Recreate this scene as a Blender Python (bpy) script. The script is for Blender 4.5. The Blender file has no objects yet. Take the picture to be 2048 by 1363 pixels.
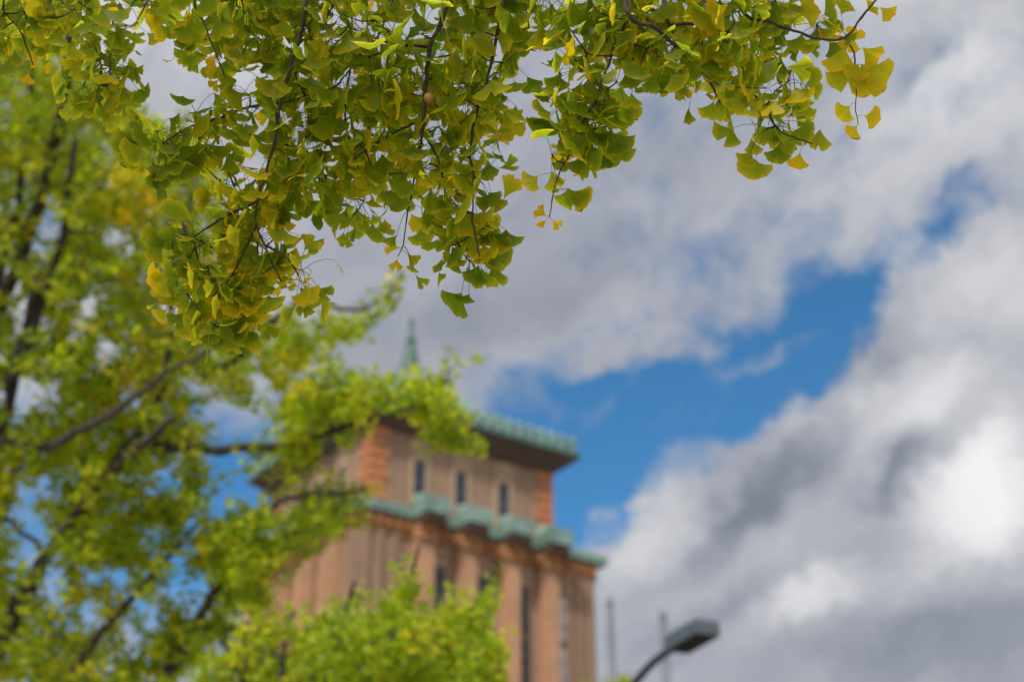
import bpy, math, random
import numpy as np
from mathutils import Vector

random.seed(11)
RNG = np.random.default_rng(11)
R = math.radians
SC = bpy.context.scene
COL = SC.collection

# ------------------------------------------------------------------ camera
F_PX, CX, CY = 2844.0, 1024.0, 681.5          # 50 mm lens on the 2048 px wide photograph
PITCH = R(29.0)
CAM = np.array((0.0, 0.0, 1.6))
FWD = np.array((0.0, math.cos(PITCH), math.sin(PITCH)))
RIGHT = np.array((1.0, 0.0, 0.0))
UP = np.array((0.0, -math.sin(PITCH), math.cos(PITCH)))
cam_data = bpy.data.cameras.new('camera')
cam_data.lens = 50.0
cam_data.sensor_width = 36.0
cam_data.clip_start = 0.05
cam_data.clip_end = 5000.0
cam_data.dof.use_dof = True
cam_data.dof.focus_distance = 2.6
cam_data.dof.aperture_fstop = 2.7
cam_data.dof.aperture_blades = 0
cam = bpy.data.objects.new('camera', cam_data)
COL.objects.link(cam)
cam.location = CAM
cam.rotation_euler = (R(90) + PITCH, 0, 0)
SC.camera = cam

# ------------------------------------------------------------------ exposure
SC.view_settings.view_transform = 'Standard'
SC.view_settings.look = 'None'
SC.view_settings.exposure = 0.08
SC.view_settings.gamma = 1.0
SC.cycles.use_denoising = True
SC.cycles.max_bounces = 10
SC.cycles.diffuse_bounces = 6
SC.cycles.transmission_bounces = 8
SC.cycles.transparent_max_bounces = 8

# ------------------------------------------------------------------ sun
SUN_AZ, SUN_EL = R(-160.0), R(48.0)            # azimuth from +Y towards +X
sd = np.array((math.sin(SUN_AZ) * math.cos(SUN_EL), math.cos(SUN_AZ) * math.cos(SUN_EL), math.sin(SUN_EL)))
sun_l = bpy.data.lights.new('sun', 'SUN')
sun_l.energy = 3.6
sun_l.angle = R(6)
sun_l.color = (1.0, 0.94, 0.85)
sun = bpy.data.objects.new('sun', sun_l)
COL.objects.link(sun)
sun.rotation_euler = Vector(sd).to_track_quat('Z', 'Y').to_euler()


# ------------------------------------------------------------------ node helper
class NT:
    def __init__(s, tree):
        s.t = tree
        s.t.nodes.clear()

    def n(s, kind, **kw):
        nd = s.t.nodes.new(kind)
        for k, v in kw.items():
            setattr(nd, k, v)
        return nd

    def put(s, sock, v):
        if hasattr(v, 'links'):
            s.t.links.new(v, sock)
        else:
            sock.default_value = v

    def m(s, op, a, b=None, c=None, clamp=False):
        nd = s.n('ShaderNodeMath', operation=op, use_clamp=clamp)
        s.put(nd.inputs[0], a)
        if b is not None:
            s.put(nd.inputs[1], b)
        if c is not None:
            s.put(nd.inputs[2], c)
        return nd.outputs[0]

    def vm(s, op, a, b=None):
        nd = s.n('ShaderNodeVectorMath', operation=op)
        s.put(nd.inputs[0], a)
        if b is not None:
            s.put(nd.inputs[1], b)
        return nd.outputs['Value'] if op == 'DOT_PRODUCT' else nd.outputs[0]

    def scale(s, a, f):
        nd = s.n('ShaderNodeVectorMath', operation='SCALE')
        s.put(nd.inputs[0], a)
        s.put(nd.inputs['Scale'], f)
        return nd.outputs[0]

    def noise(s, vec, scale, detail=4, rough=0.55, dist=0.0):
        nd = s.n('ShaderNodeTexNoise')
        s.put(nd.inputs['Vector'], vec)
        nd.inputs['Scale'].default_value = scale
        nd.inputs['Detail'].default_value = detail
        nd.inputs['Roughness'].default_value = rough
        nd.inputs['Distortion'].default_value = dist
        return nd

    def mix(s, f, a, b, blend='MIX'):
        nd = s.n('ShaderNodeMix', data_type='RGBA', blend_type=blend)
        s.put(nd.inputs[0], f)
        s.put(nd.inputs[6], a)
        s.put(nd.inputs[7], b)
        return nd.outputs[2]

    def ramp(s, f, stops, interp='LINEAR'):
        nd = s.n('ShaderNodeValToRGB')
        cr = nd.color_ramp
        cr.interpolation = interp
        while len(cr.elements) < len(stops):
            cr.elements.new(0.5)
        for e, (p, c) in zip(cr.elements, stops):
            e.position = p
            e.color = (*c, 1) if len(c) == 3 else c
        s.put(nd.inputs[0], f)
        return nd.outputs[0]

    def smooth(s, x, lo, hi):
        nd = s.n('ShaderNodeMapRange', interpolation_type='SMOOTHSTEP')
        s.put(nd.inputs[0], x)
        nd.inputs[1].default_value = lo
        nd.inputs[2].default_value = hi
        return nd.outputs[0]


# ------------------------------------------------------------------ sky: Nishita air with broken cloud
# cloud banks are given by the direction in which they stand (x, y on a map of that side of the sky),
# their two half-widths, their tilt and their weight
def sky_dir(px, py):
    d = FWD + (px - CX) / F_PX * RIGHT + (CY - py) / F_PX * UP
    return d / np.linalg.norm(d)


# gaps (negative) and thickenings (positive) of the cloud cover
COVER = [
    (1390, 760, 330, 105, 24, -1.25), (1210, 900, 150, 100, 40, -0.8), (1640, 640, 150, 60, 30, -0.75),
    (1290, 660, 110, 50, 10, -0.45), (1940, 430, 95, 42, 35, -0.95), (1130, 985, 70, 60, 30, -0.7),
    (1500, 455, 150, 80, 20, -0.30), (1850, 150, 95, 30, 45, -0.22), (1110, 730, 90, 50, 0, -0.45),
    (1090, 800, 70, 90, 60, -0.55), (1170, 960, 90, 80, 40, -0.55), (1500, 800, 200, 75, 33, -0.7), (1370, 890, 130, 60, 33, -0.5), (1740, 620, 130, 45, 40, -0.5),
    (1195, 722, 48, 32, 10, 1.7), (1325, 690, 50, 80, 80, 1.35), (1610, 660, 70, 24, 25, 0.9),
    (1420, 850, 75, 30, 35, 1.15), (1140, 845, 85, 34, -40, 1.2), (1320, 910, 60, 50, 20, 1.1), (1500, 740, 110, 26, 25, 0.6), (1240, 800, 60, 24, 60, 0.7),
    (1880, 520, 120, 40, 50, 0.25),
    (230, 1080, 330, 210, 10, -0.85), (470, 960, 120, 130, 0, -0.6), (70, 470, 90, 160, 60, -0.5),
    (1750, 980, 420, 190, 40, 0.7), (1960, 700, 200, 130, 40, 0.5), (950, 660, 210, 60, 15, 0.3),
    (1500, 1250, 400, 160, 10, 0.6), (1230, 1110, 120, 70, 20, 0.35),
]
# light (positive) and grey (negative) parts of the clouds
LIGHT = [
    (1965, 980, 150, 95, 40, 1.02), (1860, 775, 130, 55, 40, 0.75), (2040, 560, 70, 180, 80, 0.45),
    (1620, 1205, 85, 32, 35, 0.75), (1290, 1080, 90, 70, 30, 0.42), (1990, 180, 120, 230, 70, 0.42), (150, 480, 260, 300, 0, 0.30), (1720, 400, 250, 120, 35, 0.12),
    (1650, 10, 150, 60, 0, 0.35), (330, 50, 220, 90, 0, 0.45), (1760, 320, 160, 70, 40, 0.12), (1270, 420, 160, 60, 0, 0.08),
    (2000, 880, 90, 40, 40, 0.3), (1620, 850, 90, 60, 40, 0.22), (1460, 1130, 120, 40, 35, 0.2),
    (1850, 885, 110, 45, 40, -0.38), (1700, 700, 150, 45, 42, -0.34), (1500, 1030, 170, 42, 38, -0.28), (1640, 900, 130, 30, 40, -0.16), (1740, 1110, 200, 30, 34, -0.2),
    (1900, 1300, 260, 70, 10, -0.2), (1980, 640, 80, 35, 45, -0.22), (1780, 960, 90, 30, 42, -0.28), (1420, 1250, 160, 40, 25, -0.12),
    (1130, 480, 240, 90, 10, -0.10), (1560, 160, 180, 70, 20, -0.05), (1820, 150, 70, 30, 50, -0.30), (940, 640, 160, 50, 15, -0.12),
]
world = bpy.data.worlds.new('World')
SC.world = world
world.use_nodes = True
w = NT(world.node_tree)
gen = w.n('ShaderNodeTexCoord').outputs['Generated']
sky = w.n('ShaderNodeTexSky', sky_type='NISHITA')
sky.sun_disc = False
sky.sun_elevation = SUN_EL
sky.sun_rotation = SUN_AZ
sky.air_density = 0.75
sky.dust_density = 0.15
sky.ozone_density = 4.0
wob = w.noise(gen, 9.0, 5, 0.6)
wob2 = w.noise(gen, 34.0, 4, 0.6)
d0 = w.vm('ADD', gen, w.scale(w.vm('SUBTRACT', wob.outputs['Color'], (0.5, 0.5, 0.5)), 0.10))
d0 = w.vm('ADD', d0, w.scale(w.vm('SUBTRACT', wob2.outputs['Color'], (0.5, 0.5, 0.5)), 0.035))
front = w.smooth(w.vm('DOT_PRODUCT', gen, tuple(FWD)), 0.1, 0.6)


def blobs(items, start):
    acc = start
    for px, py, rx, ry, ang, wt in items:
        c = sky_dir(px, py)
        e1 = np.cross(FWD, UP) * 0 + RIGHT * math.cos(R(ang)) + UP * math.sin(R(ang))
        e1 = e1 - c * e1.dot(c)
        e1 /= np.linalg.norm(e1)
        e2 = np.cross(c, e1)
        a = w.vm('DOT_PRODUCT', d0, tuple(e1 * F_PX / rx))
        b = w.vm('DOT_PRODUCT', d0, tuple(e2 * F_PX / ry))
        q = w.m('MULTIPLY_ADD', b, b, w.m('MULTIPLY', a, a))
        g = w.m('POWER', 0.5, q)
        acc = w.m('MULTIPLY_ADD', g, wt, acc)
    return acc


fine = w.noise(gen, 14.0, 6, 0.58).outputs['Fac']
broad = w.noise(gen, 4.0, 5, 0.55).outputs['Fac']
cov = w.m('MULTIPLY_ADD', w.m('SUBTRACT', fine, 0.5), 1.3, 0.86)
cov = w.m('MULTIPLY_ADD', w.m('SUBTRACT', broad, 0.5), 0.5, cov)
cov = w.m('MULTIPLY_ADD', w.m('SUBTRACT', w.noise(d0, 30.0, 5, 0.6).outputs['Fac'], 0.5), 1.05, cov)
gaps = w.m('MAXIMUM', blobs([q for q in COVER if q[5] < 0], 0.0), -1.55)
more = w.m('MINIMUM', blobs([q for q in COVER if q[5] > 0], 0.0), 0.80)
cov = w.m('ADD', cov, w.m('MULTIPLY', w.m('ADD', gaps, more), front))
# wind-drawn streaks running up to the right
s1, s2 = RIGHT * math.cos(R(34)) + UP * math.sin(R(34)), UP * math.cos(R(34)) - RIGHT * math.sin(R(34))
cxyz = w.n('ShaderNodeCombineXYZ')
w.put(cxyz.inputs[0], w.m('MULTIPLY', w.vm('DOT_PRODUCT', d0, tuple(s1)), 9.0))
w.put(cxyz.inputs[1], w.m('MULTIPLY', w.vm('DOT_PRODUCT', d0, tuple(s2)), 26.0))
streak = w.m('SUBTRACT', w.noise(cxyz.outputs[0], 1.0, 5, 0.6).outputs['Fac'], 0.5)
cov = w.m('MULTIPLY_ADD', streak, 0.8, cov)
alpha = w.smooth(cov, -0.10, 0.92)
lit = w.m('MULTIPLY_ADD', w.m('SUBTRACT', w.noise(d0, 11.0, 6, 0.6).outputs['Fac'], 0.5), 0.36, 0.43)
lit = w.m('ADD', lit, w.m('MULTIPLY', blobs([(*q[:5], q[5] * (0.78 if q[5] > 0 else 0.85)) for q in LIGHT], 0.0), front))
lit = w.m('MULTIPLY_ADD', streak, 0.42, lit)
lit = w.m('MINIMUM', lit, 1.42)
lit = w.m('MULTIPLY_ADD', w.smooth(w.vm('DOT_PRODUCT', gen, tuple(sd)), 0.25, 1.0), 1.5, lit)   # cloud glow added round the unseen sun to light the trees
CL = 10.6                                     # cloud radiance before the Background strength
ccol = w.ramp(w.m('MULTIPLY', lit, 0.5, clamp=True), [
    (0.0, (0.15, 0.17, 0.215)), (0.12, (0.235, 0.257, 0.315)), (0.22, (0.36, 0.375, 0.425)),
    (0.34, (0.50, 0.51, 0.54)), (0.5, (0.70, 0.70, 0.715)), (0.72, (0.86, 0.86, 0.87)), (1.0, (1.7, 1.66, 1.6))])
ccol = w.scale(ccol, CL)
skyc = w.mix(1.0, sky.outputs[0], (0.68, 1.38, 1.50, 1), 'MULTIPLY')
bg = w.n('ShaderNodeBackground')
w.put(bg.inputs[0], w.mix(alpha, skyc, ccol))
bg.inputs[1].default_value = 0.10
w.t.links.new(bg.outputs[0], w.n('ShaderNodeOutputWorld').inputs[0])


# ------------------------------------------------------------------ materials
def mat(name):
    m = bpy.data.materials.new(name)
    m.use_nodes = True
    return m, NT(m.node_tree)


def finish(t, shader):
    t.t.links.new(shader, t.n('ShaderNodeOutputMaterial').inputs[0])


def plain(name, c1, c2, scale=3.0, rough=0.7, metal=0.0, bump=0.0, spec=0.5):
    m, t = mat(name)
    oc = t.n('ShaderNodeTexCoord').outputs['Object']
    nz = t.noise(oc, scale, 6, 0.62).outputs['Fac']
    p = t.n('ShaderNodeBsdfPrincipled')
    t.put(p.inputs['Base Color'], t.ramp(nz, [(0.3, c1), (0.7, c2)]))
    p.inputs['Roughness'].default_value = rough
    p.inputs['Metallic'].default_value = metal
    p.inputs['Specular IOR Level'].default_value = spec
    if bump:
        b = t.n('ShaderNodeBump')
        b.inputs['Strength'].default_value = bump
        b.inputs['Distance'].default_value = 0.05
        t.put(b.inputs['Height'], nz)
        t.put(p.inputs['Normal'], b.outputs[0])
    finish(t, p.outputs[0])
    return m


def brick(name, a, b, mortar, scale=1.0, stain=0.6):
    m, t = mat(name)
    oc = t.n('ShaderNodeTexCoord').outputs['Object']
    sx = t.n('ShaderNodeSeparateXYZ')
    t.put(sx.inputs[0], oc)
    cx = t.n('ShaderNodeCombineXYZ')
    t.put(cx.inputs[0], t.m('ADD', sx.outputs[0], sx.outputs[1]))
    t.put(cx.inputs[1], sx.outputs[2])
    bk = t.n('ShaderNodeTexBrick')
    t.put(bk.inputs['Vector'], cx.outputs[0])
    bk.inputs['Color1'].default_value = (*a, 1)
    bk.inputs['Color2'].default_value = (*b, 1)
    bk.inputs['Mortar'].default_value = (*mortar, 1)
    bk.inputs['Scale'].default_value = scale
    bk.inputs['Brick Width'].default_value = 0.23
    bk.inputs['Row Height'].default_value = 0.075
    bk.inputs['Mortar Size'].default_value = 0.008
    big = t.noise(oc, 0.5, 6, 0.6).outputs['Fac']
    mp = t.n('ShaderNodeMapping')
    mp.inputs['Scale'].default_value = (2.2, 2.2, 0.12)
    t.put(mp.inputs[0], oc)
    streak = t.noise(mp.outputs[0], 1.0, 5, 0.6).outputs['Fac']
    c = t.mix(t.m('MULTIPLY', t.smooth(streak, 0.42, 0.7), stain), bk.outputs[0], (a[0] * .45, a[1] * .5, a[2] * .55, 1))
    c = t.mix(t.m('MULTIPLY', t.smooth(big, 0.40, 0.66), 0.6), c, (b[0] * 1.4, b[1] * 1.4, b[2] * 1.35, 1))
    p = t.n('ShaderNodeBsdfPrincipled')
    t.put(p.inputs['Base Color'], c)
    p.inputs['Roughness'].default_value = 0.8
    finish(t, p.outputs[0])
    return m


def leaf_material(name, greens, yellows, trans=0.5, gain=1.0):
    """colour from the leaf's own tint (green to autumn yellow), yellower to the margin, fine fan veins"""
    m, t = mat(name)
    at = t.n('ShaderNodeAttribute', attribute_name='leaf')
    sp = t.n('ShaderNodeSeparateColor')
    t.put(sp.inputs[0], at.outputs['Color'])
    tint, rad, ang = sp.outputs[0], sp.outputs[1], sp.outputs[2]
    oc = t.n('ShaderNodeTexCoord').outputs['Object']
    blotch = t.noise(oc, 38.0, 3, 0.6).outputs['Fac']
    edge = t.m('POWER', rad, 5.0)
    f = t.m('MULTIPLY_ADD', edge, 0.34, t.m('MULTIPLY_ADD', t.m('SUBTRACT', blotch, 0.5), 0.45, tint))
    col = t.ramp(f, [(0.05, greens[0]), (0.35, greens[1]), (0.62, yellows[0]), (0.9, yellows[1])])
    vein = t.m('MULTIPLY_ADD', t.m('SINE', t.m('MULTIPLY', ang, 240.0)), 0.06, 0.95)
    dark = t.smooth(t.noise(oc, 120.0, 2, 0.5).outputs['Fac'], 0.70, 0.78)
    col = t.mix(t.m('MULTIPLY', dark, 0.55), col, (0.10, 0.05, 0.012, 1))
    dry = t.m('MULTIPLY', t.smooth(rad, 0.80, 1.0), t.smooth(t.noise(oc, 26.0, 3, 0.6).outputs['Fac'], 0.60, 0.68))
    col = t.mix(t.m('MULTIPLY', dry, 0.75), col, (0.22, 0.085, 0.018, 1))
    col = t.scale(col, t.m('MULTIPLY', vein, gain))
    p = t.n('ShaderNodeBsdfPrincipled')
    t.put(p.inputs['Base Color'], t.scale(col, 0.62))
    p.inputs['Roughness'].default_value = 0.42
    p.inputs['Specular IOR Level'].default_value = 0.2
    bp = t.n('ShaderNodeBump')
    bp.inputs['Strength'].default_value = 0.12
    bp.inputs['Distance'].default_value = 0.0006
    t.put(bp.inputs['Height'], vein)
    t.put(p.inputs['Normal'], bp.outputs[0])
    tr = t.n('ShaderNodeBsdfTranslucent')
    t.put(tr.inputs[0], t.scale(col, 1.35))
    mx = t.n('ShaderNodeMixShader')
    mx.inputs[0].default_value = trans
    t.t.links.new(p.outputs[0], mx.inputs[1])
    t.t.links.new(tr.outputs[0], mx.inputs[2])
    finish(t, mx.outputs[0])
    return m


M = {}
M['near_leaf'] = leaf_material('near_leaf', [(0.125, 0.20, 0.009), (0.255, 0.325, 0.012)], [(0.54, 0.48, 0.014), (0.80, 0.52, 0.012)], 0.75, 1.15)
M['mid_leaf'] = leaf_material('mid_leaf', [(0.14, 0.24, 0.008), (0.27, 0.36, 0.010)], [(0.50, 0.46, 0.012), (0.70, 0.42, 0.010)], 0.54, 1.5)
M['low_leaf'] = leaf_material('low_leaf', [(0.20, 0.32, 0.012), (0.33, 0.44, 0.016)], [(0.55, 0.52, 0.014), (0.70, 0.46, 0.012)], 0.52, 1.3)
M['twig'] = plain('twig', (0.035, 0.022, 0.014), (0.075, 0.05, 0.035), 60, 0.8, 0, 0.5)
M['bark'] = plain('bark', (0.024, 0.019, 0.016), (0.066, 0.052, 0.043), 9, 0.9, 0, 0.8)
M['fruit'] = plain('fruit', (0.30, 0.13, 0.04), (0.42, 0.21, 0.06), 160, 0.5, 0, 0.1)
M['brick'] = brick('brick', (0.275, 0.168, 0.106), (0.215, 0.132, 0.086), (0.26, 0.19, 0.135))
M['pilaster'] = brick('pilaster', (0.37, 0.20, 0.105), (0.32, 0.172, 0.095), (0.35, 0.22, 0.14), 1.0, 0.2)
M['terracotta'] = plain('terracotta', (0.36, 0.13, 0.05), (0.47, 0.19, 0.075), 1.4, 0.7)
M['ornament'] = plain('ornament', (0.42, 0.30, 0.19), (0.30, 0.2, 0.12), 1.5, 0.8)
M['corbel'] = plain('corbel', (0.40, 0.19, 0.075), (0.30, 0.14, 0.06), 2.5, 0.8)
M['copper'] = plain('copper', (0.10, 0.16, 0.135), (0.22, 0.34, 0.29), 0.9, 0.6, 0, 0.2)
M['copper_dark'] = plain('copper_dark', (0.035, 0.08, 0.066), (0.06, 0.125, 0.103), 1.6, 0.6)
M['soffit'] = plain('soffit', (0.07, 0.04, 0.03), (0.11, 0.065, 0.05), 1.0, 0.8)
M['glass'] = plain('glass', (0.02, 0.025, 0.035), (0.035, 0.045, 0.06), 0.5, 0.12)
M['blind'] = plain('blind', (0.52, 0.47, 0.44), (0.62, 0.57, 0.54), 1.2, 0.7)
M['frame'] = plain('frame', (0.10, 0.10, 0.105), (0.15, 0.15, 0.155), 2.0, 0.5)
M['lamp_metal'] = plain('lamp_metal', (0.06, 0.078, 0.09), (0.085, 0.105, 0.118), 4.0, 0.4, 0.2)
M['lamp_dark'] = plain('lamp_dark', (0.018, 0.022, 0.026), (0.03, 0.036, 0.042), 4.0, 0.5, 0, 0, 0.3)
M['lamp_glass'] = plain('lamp_glass', (0.008, 0.009, 0.005), (0.016, 0.016, 0.008), 12.0, 0.6, 0, 0, 0.1)
M['pole'] = plain('pole', (0.13, 0.14, 0.165), (0.17, 0.18, 0.205), 2.0, 0.45, 0.4)
M['ground'] = plain('ground', (0.14, 0.135, 0.13), (0.20, 0.19, 0.18), 0.8, 0.9, 0, 0.3)
M['asphalt'] = plain('asphalt', (0.045, 0.045, 0.047), (0.065, 0.065, 0.066), 5.0, 0.9, 0, 0.3)
M['paving'] = plain('paving', (0.24, 0.23, 0.215), (0.32, 0.305, 0.285), 1.5, 0.85, 0, 0.2)
M['paint'] = plain('paint', (0.70, 0.70, 0.68), (0.80, 0.80, 0.78), 3.0, 0.7)


# ------------------------------------------------------------------ mesh helpers
def at(px, py, depth):
    return CAM + depth * (FWD + (px - CX) / F_PX * RIGHT + (CY - py) / F_PX * UP)


def norm(v):
    n = np.linalg.norm(v, axis=-1, keepdims=True)
    return v / np.maximum(n, 1e-9)


class MB:
    """collects quads/triangles and links them as ONE mesh object"""

    def __init__(s):
        s.v, s.f, s.c, s.n = [], [], [], 0
        s.col = False

    def add(s, v, f, c=None):
        v = np.asarray(v, float)
        s.v.append(v)
        s.f.extend([tuple(int(i) + s.n for i in q) for q in f])
        if c is not None:
            s.col = True
            s.c.append(c)
        else:
            s.c.append(np.tile((0.3, 0.3, 0.5, 1.0), (len(v), 1)))
        s.n += len(v)

    def box(s, x0, x1, y0, y1, z0, z1):
        v = [(x, y, z) for z in (z0, z1) for x, y in ((x0, y0), (x1, y0), (x1, y1), (x0, y1))]
        s.add(v, [(0, 3, 2, 1), (4, 5, 6, 7), (0, 1, 5, 4), (1, 2, 6, 5), (2, 3, 7, 6), (3, 0, 4, 7)])

    def loft(s, rings, cap=True):
        k = len(rings[0])
        v = [p for r in rings for p in r]
        f = []
        for i in range(len(rings) - 1):
            for j in range(k):
                f.append((i * k + j, i * k + (j + 1) % k, (i + 1) * k + (j + 1) % k, (i + 1) * k + j))
        if cap:
            f.append(tuple(range(k - 1, -1, -1)))
            f.append(tuple((len(rings) - 1) * k + j for j in range(k)))
        s.add(v, f)

    def tube(s, pts, rad, k=6):
        pts = np.asarray(pts, float)
        n = len(pts)
        tan = norm(np.gradient(pts, axis=0))
        a = np.array((1.0, 0.2, 0.1)) if abs(tan[0][0]) < 0.8 else np.array((0.1, 1.0, 0.2))
        u = norm(np.cross(tan[0], a))
        rings = []
        for i in range(n):
            u = norm(u - tan[i] * u.dot(tan[i]))
            q = np.cross(tan[i], u)
            th = np.arange(k) * 2 * math.pi / k
            rings.append(pts[i] + rad[i] * (np.cos(th)[:, None] * u + np.sin(th)[:, None] * q))
        s.loft(rings)

    def build(s, name, material, parent=None, smooth=False, origin=None):
        me = bpy.data.meshes.new(name)
        V = np.concatenate(s.v)
        o_ = np.zeros(3)
        if origin is not None:
            o_ = np.asarray(origin, float)
        elif parent is not None:
            o_ = np.array(parent['_base']) if '_base' in parent else o_
        me.from_pydata((V - o_).tolist(), [], s.f)
        if s.col:
            ca = me.color_attributes.new('leaf', 'FLOAT_COLOR', 'POINT')
            ca.data.foreach_set('color', np.concatenate(s.c).astype(np.float32).ravel())
        me.materials.append(M[material])
        if smooth:
            me.polygons.foreach_set('use_smooth', [True] * len(me.polygons))
        me.update()
        o = bpy.data.objects.new(name, me)
        COL.objects.link(o)
        if parent is not None:
            o.parent = parent
        elif origin is not None:
            o.location = origin
        return o


BASES = {}


def thing(name, label, cat, base, group=None, rz=0.0):
    o = bpy.data.objects.new(name, None)
    COL.objects.link(o)
    o.empty_display_size = 0.3
    o.location = base
    o.rotation_euler = (0, 0, rz)
    o['label'] = label
    o['category'] = cat
    if group:
        o['group'] = group
    return o


def part(mb, name, material, root, base, smooth=False):
    """mb holds world coordinates; base = world place of the root"""
    V = np.concatenate(mb.v) - np.asarray(base, float)
    mb.v = [V]
    return mb.build(name, material, root, smooth)


def structure(mb, name, material):
    o = mb.build(name, material)
    o['kind'] = 'structure'
    return o


def spline(pts, step):
    """Catmull-Rom through the points (last column(s) ride along)"""
    P = np.asarray(pts, float)
    P = np.vstack([2 * P[0] - P[1], P, 2 * P[-1] - P[-2]])
    out = []
    for i in range(1, len(P) - 2):
        a, b, c, d = P[i - 1:i + 3]
        n = max(2, int(np.linalg.norm((c - b)[:3]) / step))
        for t in np.linspace(0, 1, n, endpoint=False):
            out.append(0.5 * (2 * b + (c - a) * t + (2 * a - 5 * b + 4 * c - d) * t * t + (3 * b - a - 3 * c + d) * t ** 3))
    out.append(P[-2])
    return np.array(out)


def in_poly(x, y, poly):
    r = False
    j = len(poly) - 1
    for i in range(len(poly)):
        xi, yi = poly[i]
        xj, yj = poly[j]
        if (yi > y) != (yj > y) and x < (xj - xi) * (y - yi) / (yj - yi) + xi:
            r = not r
        j = i
    return r


# ------------------------------------------------------------------ ginkgo leaves
def leaves(mb, P, A, Nn, S, tint, K=13, rings=(0.0, 0.3, 0.62, 0.86, 1.0), wild=1.0):
    """fan blades: base P, axis A (base to margin), face normal Nn, length S, tint 0 green .. 1 yellow"""
    n = len(P)
    if n == 0:
        return
    A = norm(A)
    side = norm(np.cross(A, Nn))
    Nn = np.cross(side, A)
    t = np.linspace(-1, 1, K)
    r = np.array(rings)
    open_ = R(1) * RNG.uniform(36, 78, n)[:, None, None]
    notch = np.where(RNG.random(n) < 0.55, RNG.uniform(0.12, 0.42, n), RNG.uniform(0, 0.08, n))[:, None, None]
    ph = RNG.uniform(0, 6.28, (n, 1, 1))
    ph2 = RNG.uniform(0, 6.28, (n, 1, 1))
    T = t[None, :, None]
    rr = r[None, None, :]
    edge = 1 - 0.10 * T ** 4 - notch * np.exp(-(T / 0.085) ** 2) + wild * (0.030 * np.sin(9 * T + ph) + 0.022 * np.sin(17 * T + ph2)) + 0.010 * RNG.standard_normal((n, K, 1))
    ang = T * open_ * (0.48 + 0.52 * rr ** 0.8)
    rad = rr * (edge * rr + (1 - rr) * 0.96)
    x = rad * np.sin(ang)
    y = rad * np.cos(ang)
    cup = RNG.uniform(-0.25, 0.38, (n, 1, 1))
    bend = RNG.uniform(-0.18, 0.26, (n, 1, 1))
    z = cup * x * x + bend * rad ** 2 + wild * 0.05 * np.sin(4.2 * T + ph2) * rr ** 1.5 + 0.018 * wild * np.sin(10 * T + ph) * rr ** 2
    V = P[:, None, None, :] + S[:, None, None, None] * (x[..., None] * side[:, None, None, :] + y[..., None] * A[:, None, None, :] + z[..., None] * Nn[:, None, None, :])
    nr = len(r)
    c = np.empty((n, K, nr, 4))
    c[..., 0] = tint[:, None, None]
    c[..., 1] = rr
    c[..., 2] = (T + 1) / 2
    c[..., 3] = 1
    V = V.reshape(-1, 3)
    f = []
    per = K * nr
    base = []
    for i in range(K - 1):
        for j in range(nr - 1):
            a, b, cc, d = i * nr + j, (i + 1) * nr + j, (i + 1) * nr + j + 1, i * nr + j + 1
            base.append((a, b, cc, d))
    q = np.array(base)[None] + (np.arange(n) * per)[:, None, None]
    mb.add(V, q.reshape(-1, 4).tolist(), c.reshape(-1, 4))


def petioles(mb, P0, P1, rad, tint):
    """thin sagging stalks from spur P0 to blade base P1"""
    n = len(P0)
    if n == 0:
        return
    d = P1 - P0
    u = norm(np.cross(d, np.array((0.3, 0.2, 1.0))))
    v = norm(np.cross(d, u))
    L = np.linalg.norm(d, axis=1, keepdims=True)
    rings = []
    for k, s in enumerate((0.0, 0.35, 0.7, 1.0)):
        c = P0 + d * s + np.array((0, 0, 1.0)) * L * 0.16 * (4 * s * (1 - s))
        for j in range(3):
            a = j * 2.094
            rings.append(c + rad * (1.25 - 0.4 * s) * (math.cos(a) * u + math.sin(a) * v))
    V = np.stack(rings, axis=1)
    base = []
    for k in range(3):
        for j in range(3):
            base.append((k * 3 + j, k * 3 + (j + 1) % 3, k * 3 + 3 + (j + 1) % 3, k * 3 + 3 + j))
    q = np.array(base)[None] + (np.arange(n) * 12)[:, None, None]
    c = np.empty((n, 12, 4))
    c[..., 0] = tint[:, None]
    c[..., 1] = 0.0
    c[..., 2] = 0.5
    c[..., 3] = 1
    mb.add(V.reshape(-1, 3), q.reshape(-1, 4).tolist(), c.reshape(-1, 4))


def rand_dirs(n):
    return norm(RNG.standard_normal((n, 3)))


def grow(nodes, owner, targets):
    """join every target to the nearest wood so far; returns (start, end, owner) for each new twig"""
    nodes = list(nodes)
    owner = list(owner)
    arr = np.array(nodes)
    d = [np.min(np.linalg.norm(arr - t, axis=1)) for t in targets]
    out = []
    for i in np.argsort(d):
        t = targets[i]
        arr = np.array(nodes)
        j = int(np.argmin(np.linalg.norm(arr - t, axis=1)))
        out.append((arr[j], t, owner[j]))
        for s in (0.35, 0.7, 1.0):
            nodes.append(arr[j] * (1 - s) + t * s)
            owner.append(owner[j])
    return out


DOWN = np.array((0, 0, -1.0))
UPW = np.array((0, 0, 1.0))


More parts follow.
